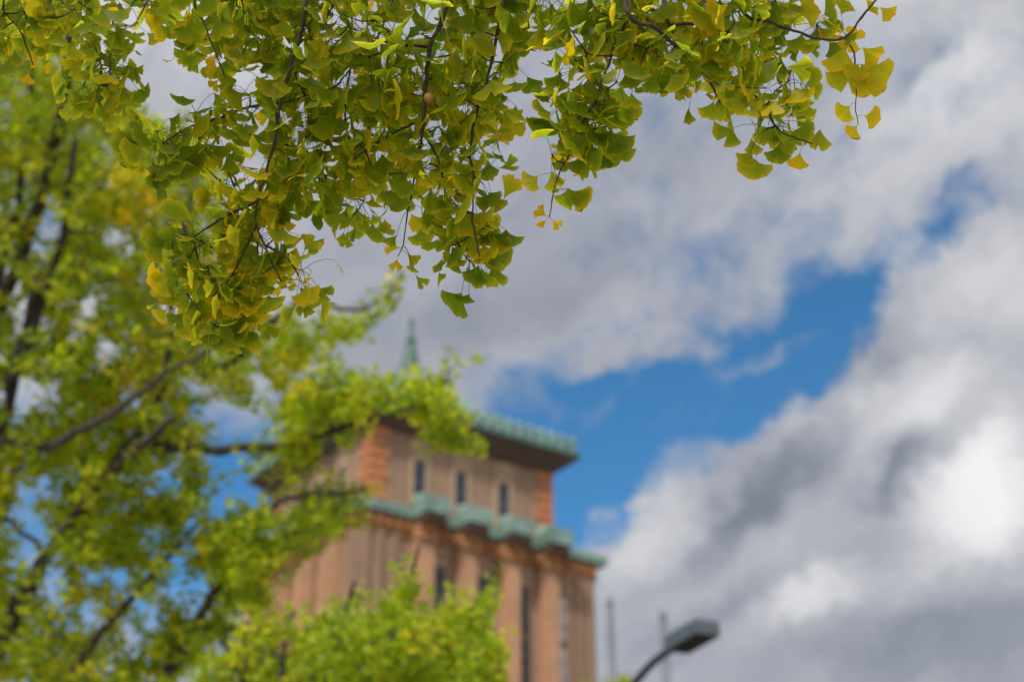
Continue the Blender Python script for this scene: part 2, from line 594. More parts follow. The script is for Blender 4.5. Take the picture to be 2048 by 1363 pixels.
# ------------------------------------------------------------------ ground, road, pavement (below the frame)
g = MB()
g.add([(-900, -900, 0), (900, -900, 0), (900, 900, 0), (-900, 900, 0)], [(0, 1, 2, 3)])
structure(g, 'ground', 'ground')
g = MB()
g.add([(-300, 24, 0.004), (300, 24, 0.004), (300, 37, 0.004), (-300, 37, 0.004)], [(0, 1, 2, 3)])
structure(g, 'road', 'asphalt')
g = MB()
for k in range(-30, 31):
    g.add([(k * 8, 30.4, 0.008), (k * 8 + 4, 30.4, 0.008), (k * 8 + 4, 30.55, 0.008), (k * 8, 30.55, 0.008)], [(0, 1, 2, 3)])
structure(g, 'road_markings', 'paint')
g = MB()
g.box(-300, 300, -6, 23.8, -0.2, 0.02)
g.box(-300, 300, 23.8, 24.0, -0.2, 0.12)
structure(g, 'pavement', 'paving')
g = MB()
g.box(-300, 300, 37.0, 37.2, -0.2, 0.13)
g.box(-300, 300, 37.2, 46, -0.2, 0.11)
structure(g, 'far_pavement', 'paving')

# ------------------------------------------------------------------ the brick tower
AZ0, DIST = R(-6.45), 75.0
C0 = np.array((DIST * math.sin(AZ0), DIST * math.cos(AZ0), 0.0))
E1 = np.array((math.sin(R(55.5)), math.cos(R(55.5)), 0.0))     # along the right-hand face
E2 = np.array((-math.cos(R(55.5)), math.sin(R(55.5)), 0.0))    # along the left-hand face
TROT = math.atan2(E1[1], E1[0])
W1, W2 = 16.35, 14.8
ZC = 32.6                                                       # cornice
U0, U1 = 0.8, 13.7                                              # upper storey, both ways
ZE = 38.9                                                       # eave
tower = thing('brick_tower', 'brown brick tower with green copper eaves and spire standing behind the trees', 'tower', tuple(C0), rz=TROT)
# local frame: x along the right face, y along the left face, outer faces at x = 0 and y = 0


def tpart(mb, name, material, parent=None, smooth=False):
    return mb.build(name, material, parent or tower, smooth)


b = MB()
b.box(0, W1, 0, W2, 0, ZC - 1.5)
tpart(b, 'wall', 'brick')
b = MB()
b.box(U0, U1, U0, U1, ZC - 1.5, ZE - 0.5)
tpart(b, 'upper_wall', 'brick')
# corbelled brick band below the cornice, a row of small brackets on it
b = MB()
b.box(-0.12, W1 + 0.12, -0.12, W2 + 0.12, ZC - 1.5, ZC - 0.55)
for side, L in (('x', W1), ('y', W2)):
    n = int(L / 0.62)
    for i in range(n):
        c = (i + 0.5) * L / n
        if side == 'x':
            b.box(c - 0.17, c + 0.17, -0.42, -0.13, ZC - 1.15, ZC - 0.56)
        else:
            b.box(-0.42, -0.13, c - 0.17, c + 0.17, ZC - 1.15, ZC - 0.56)
tpart(b, 'corbel_band', 'corbel')
# copper cornice: sloping weathered strip all round


def ring_rect(x0, x1, y0, y1, z):
    return [(x0, y0, z), (x1, y0, z), (x1, y1, z), (x0, y1, z)]


b = MB()
o = 0.62
b.loft([ring_rect(-o, W1 + o, -o, W2 + o, ZC - 0.5), ring_rect(-o - .05, W1 + o + .05, -o - .05, W2 + o + .05, ZC - 0.02),
        ring_rect(-o + 0.25, W1 + o - .25, -o + .25, W2 + o - .25, ZC + 0.2), ring_rect(U0 - .3, W1 - .9, U0 - .3, W2 - .3, ZC + 0.5)])
tpart(b, 'cornice', 'copper')


def hood(along, c):
    """a copper canopy standing out of the cornice over one pilaster: sloping roof, dark underside"""
    k = MB()
    hw, out = 0.80, 1.95

    def q(s, d, z):
        return (c + s, -d, z) if along == 'x' else (-d, c + s, z)
    z0, z1, z2 = ZC - 0.45, ZC + 0.5, ZC + 1.12
    bot = [q(-hw, 0.55, z0), q(-hw, out, z0), q(hw, out, z0), q(hw, 0.55, z0)]
    mid = [q(-hw - .05, 0.55, z1), q(-hw - .05, out + .05, z1), q(hw + .05, out + .05, z1), q(hw + .05, 0.55, z1)]
    top = [q(-hw + .3, -0.2, z2), q(-hw + .3, 0.45, z2), q(hw - .3, 0.45, z2), q(hw - .3, -0.2, z2)]
    if along == 'y':
        bot, mid, top = bot[::-1], mid[::-1], top[::-1]
    k.loft([bot, mid, top])
    h = tpart(k, 'hood', 'copper')
    k = MB()
    if along == 'x':
        k.box(c - hw + .1, c + hw - .1, -out + .2, -0.5, z0 - 0.42, z0 - 0.01)
    else:
        k.box(-out + .2, -0.5, c - hw + .1, c + hw - .1, z0 - 0.42, z0 - 0.01)
    tpart(k, 'shade_box', 'soffit', h)  # dark box below the hood, put in as its shade


def face_box(k, along, c0, c1, d0, d1, z0, z1):
    """box on a face: c along it, d outwards"""
    if along == 'x':
        k.box(c0, c1, -d1, -d0, z0, z1)
    else:
        k.box(-d1, -d0, c0, c1, z0, z1)


def window(along, c, hw, z0, z1, pane='glass', rows=None, setback=0.0):
    k = MB()
    face_box(k, along, c - hw, c - hw + .09, 0.003 - setback, 0.07 - setback, z0, z1)
    face_box(k, along, c + hw - .09, c + hw, 0.003 - setback, 0.07 - setback, z0, z1)
    n = rows or max(1, int((z1 - z0) / 0.75))
    for i in range(n + 1):
        z = z0 + (z1 - z0 - 0.08) * i / n
        face_box(k, along, c - hw + .09, c + hw - .09, 0.004 - setback, 0.06 - setback, z, z + 0.08)
    f = tpart(k, 'window', 'frame')
    k = MB()
    face_box(k, along, c - hw + .05, c + hw - .05, 0.001 - setback, 0.03 - setback, z0 + .04, z1 - .04)
    tpart(k, 'pane', pane, f)


PX = (3.85, 6.75, 9.75, 12.55)
PY = (2.3, 5.3, 8.3, 11.4)
for along, PP in (('x', PX), ('y', PY)):
    for i, c in enumerate(PP):
        k = MB()
        face_box(k, along, c - 0.62, c + 0.62, 0.003, 0.75, 0, ZC - 1.75)
        face_box(k, along, c - 0.30, c + 0.30, 0.75, 1.1, 0, ZC - 2.6)
        tpart(k, 'pilaster', 'pilaster')
        k = MB()
        face_box(k, along, c - 0.68, c + 0.68, 0.13, 0.95, ZC - 1.72, ZC - 0.6)
        face_box(k, along, c - 0.45, c + 0.45, 0.95, 1.25, ZC - 1.2, ZC - 0.6)
        tpart(k, 'capital', 'corbel')
        hood(along, c)
        nxt = c + 1.27
        pane = 'blind' if (along == 'x' and i == 3) else 'glass'
        for z0, z1 in [(ZC - 2.9 - 3.1 * (r_ + 1) + .22, ZC - 2.9 - 3.1 * r_) for r_ in range(6)]:
            window(along, nxt + (.18 if pane == 'blind' else 0), 0.40 if pane == 'glass' else 0.52, z0, z1, pane)
        k = MB()
        for z in (ZC - 2.75, ZC - 2.15):
            face_box(k, along, nxt - 0.45, nxt + 0.45, 0.003, 0.12, z, z + 0.36)
        tpart(k, 'ornament', 'ornament')
# shallow brick piers that give the faces their vertical lines
for along, cs in (('x', (0.3, 1.15, 2.15, 14.35, 15.05, 15.75)), ('y', (0.3, 1.0, 13.4, 14.25))):
    for c in cs:
        k = MB()
        face_box(k, along, c - 0.2, c + 0.2, 0.003, 0.2, 0, ZC - 1.51)
        tpart(k, 'pier', 'brick')
# upper storey: quoins of bright terracotta blocks, small windows, patterned heads
for cx, cy in ((U0, U0), (U1, U0), (U0, U1)):
    k = MB()
    z = ZC + 0.8
    i = 0
    while z < ZE - 0.9:
        a = 1.2 if i % 2 == 0 else 0.92
        x0, x1 = (cx - .14, cx + a) if cx == U0 else (cx - a, cx + .14)
        y0, y1 = (cy - .14, cy + a) if cy == U0 else (cy - a, cy + .14)
        k.box(x0, x1, y0, y1, z, z + 0.48)
        z += 0.66
        i += 1
    tpart(k, 'quoin', 'terracotta')
for along in ('x', 'y'):
    for c in (4.1, 7.0, 10.1):
        window(along, c, 0.44, ZC + 1.1, ZC + 3.75, 'glass', 2, -(-U0) if False else U0)
        k = MB()
        for j, (z, hw) in enumerate(((ZC + 3.85, 0.62), (ZC + 4.3, 0.75), (ZC + 4.75, 0.6))):
            face_box(k, along, c - hw, c + hw, 0.003 - U0, 0.12 - U0, z, z + 0.36)
        for s_ in (-1, 1):
            a_, b_2 = sorted((c + s_ * .45, c + s_ * .66))
            face_box(k, along, a_, b_2, 0.003 - U0, 0.13 - U0, ZC + 0.8, ZC + 3.84)
        tpart(k, 'ornament', 'ornament')
# eave: dark soffit, copper gutter and a fluted copper parapet, then the roof and spire
ov = 1.45
b = MB()
b.loft([ring_rect(U0 - .15, U1 + .15, U0 - .15, U1 + .15, ZE - 1.0), ring_rect(U0 - ov + .15, U1 + ov - .15, U0 - ov + .15, U1 + ov - .15, ZE - 0.05)])
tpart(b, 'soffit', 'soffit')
b = MB()
b.loft([ring_rect(U0 - ov, U1 + ov, U0 - ov, U1 + ov, ZE - .04), ring_rect(U0 - ov, U1 + ov, U0 - ov, U1 + ov, ZE + .2),
        ring_rect(U0 - ov + .3, U1 + ov - .3, U0 - ov + .3, U1 + ov - .3, ZE + .25)])
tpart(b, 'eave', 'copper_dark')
b = MB()
lo, hi = U0 - ov + .25, U1 + ov - .25
b.box(lo + .12, hi - .12, lo + .12, hi - .12, ZE + .26, ZE + 0.85)
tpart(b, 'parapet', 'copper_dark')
b = MB()
n = 19
for i in range(n):
    c = lo + (i + .5) * (hi - lo) / n
    for (x0, x1, y0, y1) in ((c - .20, c + .20, lo - .16, lo + .11), (lo - .16, lo + .11, c - .20, c + .20),
                             (c - .20, c + .20, hi - .11, hi + .16), (hi - .11, hi + .16, c - .20, c + .20)):
        b.box(x0, x1, y0, y1, ZE + .28, ZE + 0.98)
        xm, ym = (x0 + x1) / 2, (y0 + y1) / 2
        b.loft([ring_rect(x0 - .05, x1 + .05, y0 - .05, y1 + .05, ZE + 0.99), ring_rect(xm - .12, xm + .12, ym - .08, ym + .08, ZE + 1.36)])
tpart(b, 'parapet_tiles', 'copper')
mid = (U0 + U1) / 2
b = MB()
b.loft([ring_rect(mid - h, mid + h, mid - h, mid + h, z) for h, z in
        ((6.2, ZE + 0.86), (5.9, ZE + 1.25), (3.6, ZE - .6 + 4.2), (1.7, ZE - .6 + 6.4), (1.5, ZE - .6 + 6.9))])
roof = tpart(b, 'roof', 'copper')
b = MB()
k = 12


def disc(r, z):
    return [(mid - .25 + r * math.cos(i * 2 * math.pi / k), mid + .2 + r * math.sin(i * 2 * math.pi / k), z) for i in range(k)]


b.loft([disc(r * 0.9, z) for r, z in ((1.25, ZE - .6 + 6.9), (1.15, ZE - .6 + 7.5), (0.75, ZE - .6 + 7.8), (0.62, ZE - .6 + 8.6), (0.42, ZE - .6 + 9.6), (0.30, ZE - .6 + 9.9),
                                (0.42, ZE - .6 + 10.2), (0.20, ZE - .6 + 10.6), (0.14, ZE - .6 + 11.4), (0.24, ZE - .6 + 11.6), (0.05, ZE - .6 + 12.2))])
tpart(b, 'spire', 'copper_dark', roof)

# ------------------------------------------------------------------ street lamp
LH = np.array((1.40 * 2.0 + .11, 20.3, 0))
lz = 8.02
axis = norm(np.array((-0.38, 0.925, 0.0)))
head_c = at(1383, 1272, 21.5)
lp_side = np.array((axis[1], -axis[0], 0))
pole_xy = head_c + axis * 3.1
pole_base = (pole_xy[0], pole_xy[1], 0.02)
lamp = thing('street_lamp', 'dark grey street lamp with a flat box head on a curved arm', 'street lamp', pole_base)
b = MB()
ptsL = [np.array((pole_xy[0], pole_xy[1], z)) for z in (0.02, 0.9, 1.0, 4.0, head_c[2] - 1.1)]
b.tube(ptsL, [0.11, 0.11, 0.085, 0.075, 0.06], 12)
part(b, 'pole', 'lamp_dark', lamp, pole_base, True)
b = MB()
top = np.array((pole_xy[0], pole_xy[1], head_c[2] - 1.15))
arm = spline([top, top + np.array((0, 0, .45)) - axis * .12, head_c + axis * 2.3 - UPW * .33, head_c + axis * 1.3 - UPW * .06, head_c + axis * .3], 0.1)
b.tube(arm, np.linspace(0.078, 0.058, len(arm)), 10)
part(b, 'arm', 'lamp_dark', lamp, pole_base, True)
b = MB()
hl, hw_, hh = 0.50, 0.205, 0.11


def lq(a, s, z):
    return head_c + axis * a + lp_side * s + UPW * z


b.loft([[lq(-hl, -hw_, -hh), lq(hl, -hw_, -hh), lq(hl, hw_, -hh), lq(-hl, hw_, -hh)],
        [lq(-hl - .003, -hw_ - .003, 0), lq(hl + .003, -hw_ - .003, 0), lq(hl + .003, hw_ + .003, 0), lq(-hl - .003, hw_ + .003, 0)],
        [lq(-hl + .005, -hw_ + .005, hh), lq(hl - .005, -hw_ + .005, hh), lq(hl - .005, hw_ - .005, hh), lq(-hl + .005, hw_ - .005, hh)]])
for i in range(9):
    a = -0.15 + i * 0.06
    b.loft([[lq(a, -hw_ + .03, hh + .001), lq(a + .015, -hw_ + .03, hh + .001), lq(a + .015, hw_ - .03, hh + .001), lq(a, hw_ - .03, hh + .001)],
            [lq(a, -hw_ + .03, hh + .035), lq(a + .015, -hw_ + .03, hh + .035), lq(a + .015, hw_ - .03, hh + .035), lq(a, hw_ - .03, hh + .035)]])
head = part(b, 'lamp_head', 'lamp_metal', lamp, pole_base)
b = MB()
b.loft([[lq(-hl + .015, -hw_ + .015, -hh - .012), lq(hl - .06, -hw_ + .015, -hh - .012), lq(hl - .06, hw_ - .015, -hh - .012), lq(-hl + .015, hw_ - .015, -hh - .012)],
        [lq(-hl + .03, -hw_ + .03, -hh - .002), lq(hl - .2, -hw_ + .03, -hh - .002), lq(hl - .2, hw_ - .03, -hh - .002), lq(-hl + .03, hw_ - .03, -hh - .002)]])
part(b, 'diffuser', 'lamp_glass', head, pole_base)

# ------------------------------------------------------------------ two far poles beside the tower
for (px, py, dep, lab) in ((1219, 1190, 52.0, 'pale grey flagpole closest to the corner of the brick tower'),
                           (1325, 1216, 52.0, 'pale grey flagpole rising just behind the street lamp head')):
    tip = at(px, py, dep)
    base = (tip[0], tip[1], 0.11)
    fp = thing('flagpole', lab, 'flagpole', base, 'flagpoles beside the tower')
    b = MB()
    hgt = tip[2]
    b.tube([np.array((tip[0], tip[1], z)) for z in (0.11, 0.5, 0.55, hgt * .5, hgt - .45)], [0.22, 0.22, 0.16, 0.145, 0.125], 10)
    part(b, 'shaft', 'pole', fp, base, True)
    b = MB()
    th = [(0.10, hgt - .45), (0.13, hgt - .40), (0.13, hgt - .22), (0.10, hgt - .08), (0.02, hgt)]
    b.loft([[(tip[0] + r * math.cos(i * .785), tip[1] + r * math.sin(i * .785), z) for i in range(8)] for r, z in th])
    part(b, 'finial', 'pole', fp, base, True)


# ------------------------------------------------------------------ trees behind: limbs, twigs, shoots full of small fans
def sample_polys(polys, holes, spacing, tries=60):
    """scatter points over the regions, thinner where the weight is low, none inside the holes"""
    out = []
    for poly, dens, d0_, d1_ in polys:
        xs = [p[0] for p in poly]
        ys = [p[1] for p in poly]
        area = 0.5 * abs(sum(xs[i] * ys[i - 1] - xs[i - 1] * ys[i] for i in range(len(poly))))
        n = int(area / spacing ** 2 * dens)
        k = 0
        guard = 0
        while k < n and guard < n * tries:
            guard += 1
            x = random.uniform(min(xs), max(xs))
            y = random.uniform(min(ys), max(ys))
            if not in_poly(x, y, poly):
                continue
            if any(((x - h[0]) / h[2]) ** 2 + ((y - h[1]) / h[3]) ** 2 < 1 for h in holes):
                continue
            out.append(at(x, y, random.uniform(d0_, d1_)))
            k += 1
    return out


def background_tree(name, label, base, trunk_pts, trunk_r, limbs, polys, holes, spacing, leaf_mat, leaf_size, per_shoot, tint_mid,
                    shoot_len=(0.22, 0.5), up=0.5, group=None, yellow_spots=()):
    t = thing(name, label, 'tree', base, group)
    b_ = MB()
    tp = spline(trunk_pts, 0.25)
    b_.tube(tp, np.linspace(trunk_r[0], trunk_r[1], len(tp)) * (1 + 0.05 * RNG.standard_normal(len(tp))), 12)
    part(b_, 'trunk', 'bark', t, base, True)
    nodes, own = list(tp[len(tp) // 3:]), [0] * len(tp[len(tp) // 3:])
    for pts, r0, r1 in limbs:
        lp = spline(pts, 0.15)
        lp[1:-1] += 0.012 * RNG.standard_normal((len(lp) - 2, 3))
        b_ = MB()
        b_.tube(lp, np.linspace(r0, r1, len(lp)) * 1.0 * (1 + .07 * RNG.standard_normal(len(lp))), 8)
        part(b_, 'limb', 'bark', t, base, True)
        nodes += list(lp)
        own += [0] * len(lp)
    targets = sample_polys(polys, holes, spacing)
    tw = MB()
    P0, P1, AX, NN, SS, TT = [], [], [], [], [], []
    for a, e, _ in grow(nodes, own, targets):
        L = np.linalg.norm(e - a)
        dirn = norm(e - a + 1e-6)
        midp = (a + e) / 2 + RNG.standard_normal(3) * 0.06 * L + UPW * 0.05 * L
        sd_ = norm(dirn * 0.7 + UPW * up + RNG.standard_normal(3) * 0.45)
        sl = random.uniform(*shoot_len)
        tip_ = e + sd_ * sl
        pl = spline([a, midp, e, e + sd_ * sl * .5 - UPW * .01, tip_], 0.12)
        tw.tube(pl, np.linspace(0.007, 0.0022, len(pl)), 4)
        yel = tint_mid + RNG.normal(0, 0.10)
        for (yx, yy, yr) in yellow_spots:
            if np.linalg.norm(e - at(yx, yy, np.dot(e - CAM, FWD))) < yr:
                yel += 0.16
        m_ = int(per_shoot * random.uniform(0.7, 1.3))
        s = RNG.random(m_)
        base_p = np.where((s < .3)[:, None], midp + (e - midp) * (s / .3)[:, None], e + sd_ * sl * ((s - .3) / .7)[:, None])
        dr = norm(rand_dirs(m_) + 0.25 * sd_ + DOWN * .12)
        pl_ = RNG.uniform(0.03, 0.07, m_)[:, None]
        q = base_p + dr * pl_
        P0.append(base_p)
        P1.append(q)
        AX.append(norm(dr * .6 + DOWN * .6 + .4 * rand_dirs(m_)))
        NN.append(norm(rand_dirs(m_) + UPW * .35))
        SS.append(leaf_size * RNG.uniform(0.7, 1.2, m_))
        TT.append(np.clip(yel + RNG.normal(0, 0.10, m_), 0, 1))
    part(tw, 'twigs', 'bark', t, base)
    cr = MB()
    leaves(cr, np.concatenate(P1), np.concatenate(AX), np.concatenate(NN), np.concatenate(SS), np.concatenate(TT), K=6, rings=(0.0, 0.55, 1.0), wild=0.8)
    part(cr, 'crown', leaf_mat, t, base)
    return t


def L3(d, *pts):
    """a limb given by where it is seen and how far away it is"""
    d = d if isinstance(d, tuple) else (d, d)
    n = len(pts)
    return [at(p[0], p[1], d[0] + (d[1] - d[0]) * i / (n - 1)) for i, p in enumerate(pts)]


# tall ginkgo, its trunk just outside the frame on the left
tA = at(-200, 900, 11.2)
baseA = (tA[0], tA[1], 0.02)
limbsA = [
    (L3((11.2, 10.4), (-190, 1000), (-60, 760), (8, 600), (40, 505), (78, 415), (106, 300), (128, 170), (140, 60), (150, -80)), 0.075, 0.03),
    (L3((11.2, 10.8), (-190, 900), (-40, 640), (12, 500), (42, 370), (60, 240), (60, 100)), 0.05, 0.02),
    (L3((10.6, 10.4), (10, 780), (70, 640), (102, 560), (124, 470), (136, 380), (150, 280)), 0.045, 0.02),
    (L3((11.2, 10.4), (-190, 1150), (-30, 930), (14, 800), (34, 730), (52, 645), (80, 560)), 0.06, 0.03),
    (L3((11.0, 9.7), (-195, 960), (-80, 890), (0, 884), (70, 897), (112, 884), (195, 842), (262, 805), (340, 740), (420, 700)), 0.055, 0.014),
    (L3((11.2, 10.2), (-195, 1620), (-60, 1385), (0, 1285), (36, 1220), (84, 1125), (140, 1058), (172, 1000), (225, 940), (300, 875), (345, 835)), 0.095, 0.028),
    (L3(10.5, (90, 1110), (70, 1085), (40, 1060), (5, 1030), (-60, 985)), 0.022, 0.012),
    (L3((11.2, 10.0), (-190, 1800), (60, 1560), (250, 1425), (330, 1340), (398, 1240), (440, 1165), (480, 1098), (505, 1050), (560, 1000), (640, 985), (730, 975)), 0.075, 0.015),
    (L3((10.6, 10.05), (300, 880), (400, 900), (480, 895), (560, 888), (640, 868), (760, 830), (850, 806), (915, 822), (935, 850)), 0.042, 0.007),
    (L3((11.2, 10.9), (410, 760), (470, 720), (520, 680), (565, 620), (640, 600), (720, 620), (800, 565)), 0.04, 0.010),
    (L3((10.5, 10.6), (230, 930), (310, 820), (338, 720), (342, 600), (370, 480), (390, 350)), 0.04, 0.015),
    (L3((10.6, 10.5), (150, 1340), (230, 1230), (285, 1165), (345, 1105), (400, 1040)), 0.04, 0.015),
    (L3((10.9, 10.6), (330, 1345), (420, 1275), (470, 1258), (560, 1248)), 0.035, 0.015),
]
polysA = [
    ([(-80, 100), (110, 70), (230, 230), (400, 270), (440, 420), (430, 600), (560, 640), (620, 700), (560, 780), (420, 800), (390, 880), (430, 960),
      (360, 1050), (350, 1140), (300, 1180), (200, 1380), (-80, 1380)], 1.0, 10.25, 13.4),
    ([(540, 640), (640, 640), (730, 615), (785, 560), (805, 575), (735, 670), (650, 720), (560, 740)], 0.55, 10.4, 11.4),
    ([(570, 800), (650, 760), (720, 770), (840, 768), (895, 800), (930, 840), (925, 905), (912, 915), (890, 870), (840, 815), (700, 830), (620, 850), (560, 850)], 1.7, 9.9, 10.9),
    ([(500, 900), (600, 860), (700, 860), (690, 900), (620, 940), (530, 930)], 0.6, 10.0, 10.8),
    ([(735, 965), (640, 985), (560, 1000), (480, 1050), (430, 1150), (520, 1130), (640, 1070), (710, 1010)], 1.15, 10.0, 11.0),
    ([(420, 1040), (520, 1060), (560, 1140), (480, 1240), (300, 1400), (180, 1400), (330, 1240)], 1.0, 10.3, 11.6),
    ([(895, 735), (915, 735), (918, 752), (896, 752)], 2.0, 10.4, 10.5),
    ([(-420, -200), (200, -200), (120, 60), (-90, 120), (-90, 1380), (-420, 1380)], 0.35, 10.5, 14.5),
]
holesA = [(85, 470, 28, 70), (36, 400, 22, 40), (50, 640, 35, 40), (70, 790, 52, 40), (418, 828, 45, 42), (60, 1050, 60, 80), (105, 1165, 30, 60),
          (160, 1250, 60, 30), (370, 625, 60, 35), (330, 960, 42, 32), (290, 1080, 28, 18), (455, 980, 34, 80), (395, 1185, 50, 45), (270, 1290, 40, 50),
          (230, 1155, 45, 22), (215, 690, 30, 22), (20, 560, 25, 35), (240, 480, 30, 25), (300, 560, 25, 18), (170, 610, 22, 20), (250, 800, 40, 24), (660, 925, 50, 32), (630, 1100, 50, 26), (690, 1080, 40, 30), (500, 830, 40, 22), (600, 960, 30, 14), (525, 955, 60, 42), (320, 1240, 30, 22), (130, 960, 30, 20), (520, 760, 30, 25), (20, 780, 30, 40)]
background_tree('ginkgo_tree', 'tall yellow-green ginkgo with dark bare limbs rising at the left of the tower', baseA,
                [(tA[0], tA[1], 0.0), (tA[0] + .02, tA[1], 2.5), (tA[0] - .05, tA[1] + .05, 6.0), (tA[0] + .05, tA[1], 10.0), (tA[0] + .1, tA[1] - .05, 14.0)], (0.24, 0.05),
                limbsA, polysA, holesA, 17.0, 'mid_leaf', 0.042, 24, 0.262, shoot_len=(0.10, 0.26), group='street ginkgos behind',
                yellow_spots=((75, 640, .22), (350, 690, .2), (285, 790, .25), (600, 750, .2), (260, 420, .3)))

# bushy low ginkgo in front of the tower foot
tB = at(640, 1700, 9.6)
baseB = (tB[0], tB[1], 0.02)
limbsB = [
    (L3((9.6, 9.4), (640, 1700), (600, 1560), (520, 1420), (470, 1330), (440, 1280)), 0.05, 0.015),
    (L3((9.6, 9.5), (640, 1650), (640, 1480), (660, 1340), (690, 1230), (710, 1160)), 0.045, 0.012),
    (L3((9.6, 9.2), (640, 1680), (720, 1500), (790, 1330), (820, 1200), (838, 1090)), 0.05, 0.010),
    (L3((9.6, 9.6), (640, 1720), (780, 1540), (890, 1360), (940, 1230), (985, 1130)), 0.05, 0.010),
    (L3((9.6, 9.8), (640, 1640), (580, 1450), (560, 1320), (590, 1220)), 0.04, 0.012),
]
polysB = []
for (x0, y0, x1, y1, wd, de, dep) in (
        (420, 1420, 520, 1265, 42, 1.5, 9.9), (520, 1400, 600, 1225, 34, 1.2, 10.2), (600, 1380, 728, 1160, 30, 1.3, 9.6), (690, 1400, 800, 1215, 36, 1.3, 9.1),
        (780, 1360, 842, 1105, 24, 1.8, 9.3), (830, 1400, 905, 1185, 34, 1.5, 9.9), (885, 1380, 985, 1140, 26, 1.8, 9.5), (935, 1420, 985, 1260, 34, 1.5, 8.9),
        (455, 1310, 570, 1240, 24, 1.2, 9.0), (620, 1300, 770, 1235, 26, 1.4, 8.8), (560, 1400, 690, 1240, 40, 1.4, 10.0), (760, 1330, 880, 1260, 30, 1.4, 8.7), (850, 1300, 960, 1230, 24, 1.4, 10.3)):
    dx, dy = x1 - x0, y1 - y0
    ln_ = math.hypot(dx, dy)
    nx, ny = -dy / ln_ * wd, dx / ln_ * wd
    de *= .80
    y1 += 16
    polysB.append(([(x0 - nx, y0 - ny), (x0 + dx * .6 - nx * 1.1, y0 + dy * .6 - ny * 1.1), (x1, y1), (x0 + dx * .6 + nx * 1.1, y0 + dy * .6 + ny * 1.1), (x0 + nx, y0 + ny)], de, dep - .25, dep + .25))
polysB += [([(400, 1420), (440, 1330), (620, 1310), (800, 1300), (960, 1310), (985, 1420)], 0.45, 9.2, 10.8),
           ([(390, 1420), (985, 1420), (960, 1640), (430, 1640)], 0.8, 8.8, 10.4)]
background_tree('ginkgo_tree', 'bushy bright lime green ginkgo in front of the foot of the tower', baseB,
                [(tB[0], tB[1], 0.0), (tB[0], tB[1], 1.5), tuple(at(640, 1700, 9.6)), tuple(at(650, 1480, 9.6))], (0.14, 0.05),
                limbsB, polysB, [(745, 1245, 14, 10), (600, 1300, 14, 12)], 19.0, 'low_leaf', 0.036, 24, 0.25, shoot_len=(0.08, 0.20), up=0.9, group='street ginkgos behind')

# crown tip of a small ginkgo showing under the lamp arm
tC = at(1222, 1560, 27.0)
baseC = (tC[0], tC[1], 0.02)
background_tree('ginkgo_tree', 'small far ginkgo whose green tips peep up below the lamp arm', baseC,
                [(tC[0], tC[1], 0.0), (tC[0], tC[1], 1.5), (tC[0], tC[1], tC[2]), tuple(at(1222, 1420, 27))], (0.12, 0.04),
                [(L3(27, (1222, 1500), (1205, 1420), (1190, 1375)), 0.03, 0.01), (L3(27, (1222, 1500), (1235, 1400), (1243, 1345)), 0.03, 0.01)],
                [([(1170, 1375), (1190, 1368), (1215, 1385), (1240, 1355), (1265, 1370), (1275, 1420), (1160, 1420)], 3.5, 26.5, 27.5),
                 ([(1160, 1420), (1275, 1420), (1300, 1560), (1140, 1560)], 1.5, 26, 28)], [], 16.0, 'low_leaf', 0.045, 22, 0.26, shoot_len=(0.15, 0.3), group='street ginkgos behind')

# ------------------------------------------------------------------ the near ginkgo: boughs hanging into the frame
baseN = (2.45, 0.75, 0.02)
near = thing('ginkgo_tree', 'near ginkgo whose sharp leafy boughs hang in from the top edge', 'tree', baseN)
b = MB()
trk = spline([(2.45, .75, 0.0), (2.42, .78, 1.2), (2.48, .8, 2.6), (2.40, .9, 4.2), (2.45, .9, 6.0), (2.5, .85, 8.0)], 0.15)
b.tube(trk, np.linspace(0.21, 0.07, len(trk)) * (1 + .04 * RNG.standard_normal(len(trk))), 14)
part(b, 'trunk', 'bark', near, baseN, True)
hub = [(2.42, .85, 3.55), tuple(at(1750, -260, 2.55)), tuple(at(1330, -250, 2.62)), tuple(at(900, -210, 2.7)), tuple(at(420, -190, 2.75)), tuple(at(-60, -160, 2.75)), tuple(at(-300, -150, 2.7))]
b = MB()
lim = spline(hub, 0.06)
b.tube(lim, np.linspace(0.055, 0.012, len(lim)), 10)
part(b, 'limb', 'bark', near, baseN, True)


def from_limb(px):
    """nearest place on the overhead limb to the given bearing"""
    u = [(CX + F_PX * np.dot(p - CAM, RIGHT) / max(np.dot(p - CAM, FWD), 1e-3)) for p in lim]
    return tuple(lim[int(np.argmin([abs(a - px) for a in u]))])


def bough(d, x0, *pts):
    d = (d[0] - .15, d[1] - .06)
    return [from_limb(x0)] + L3(d, *pts)


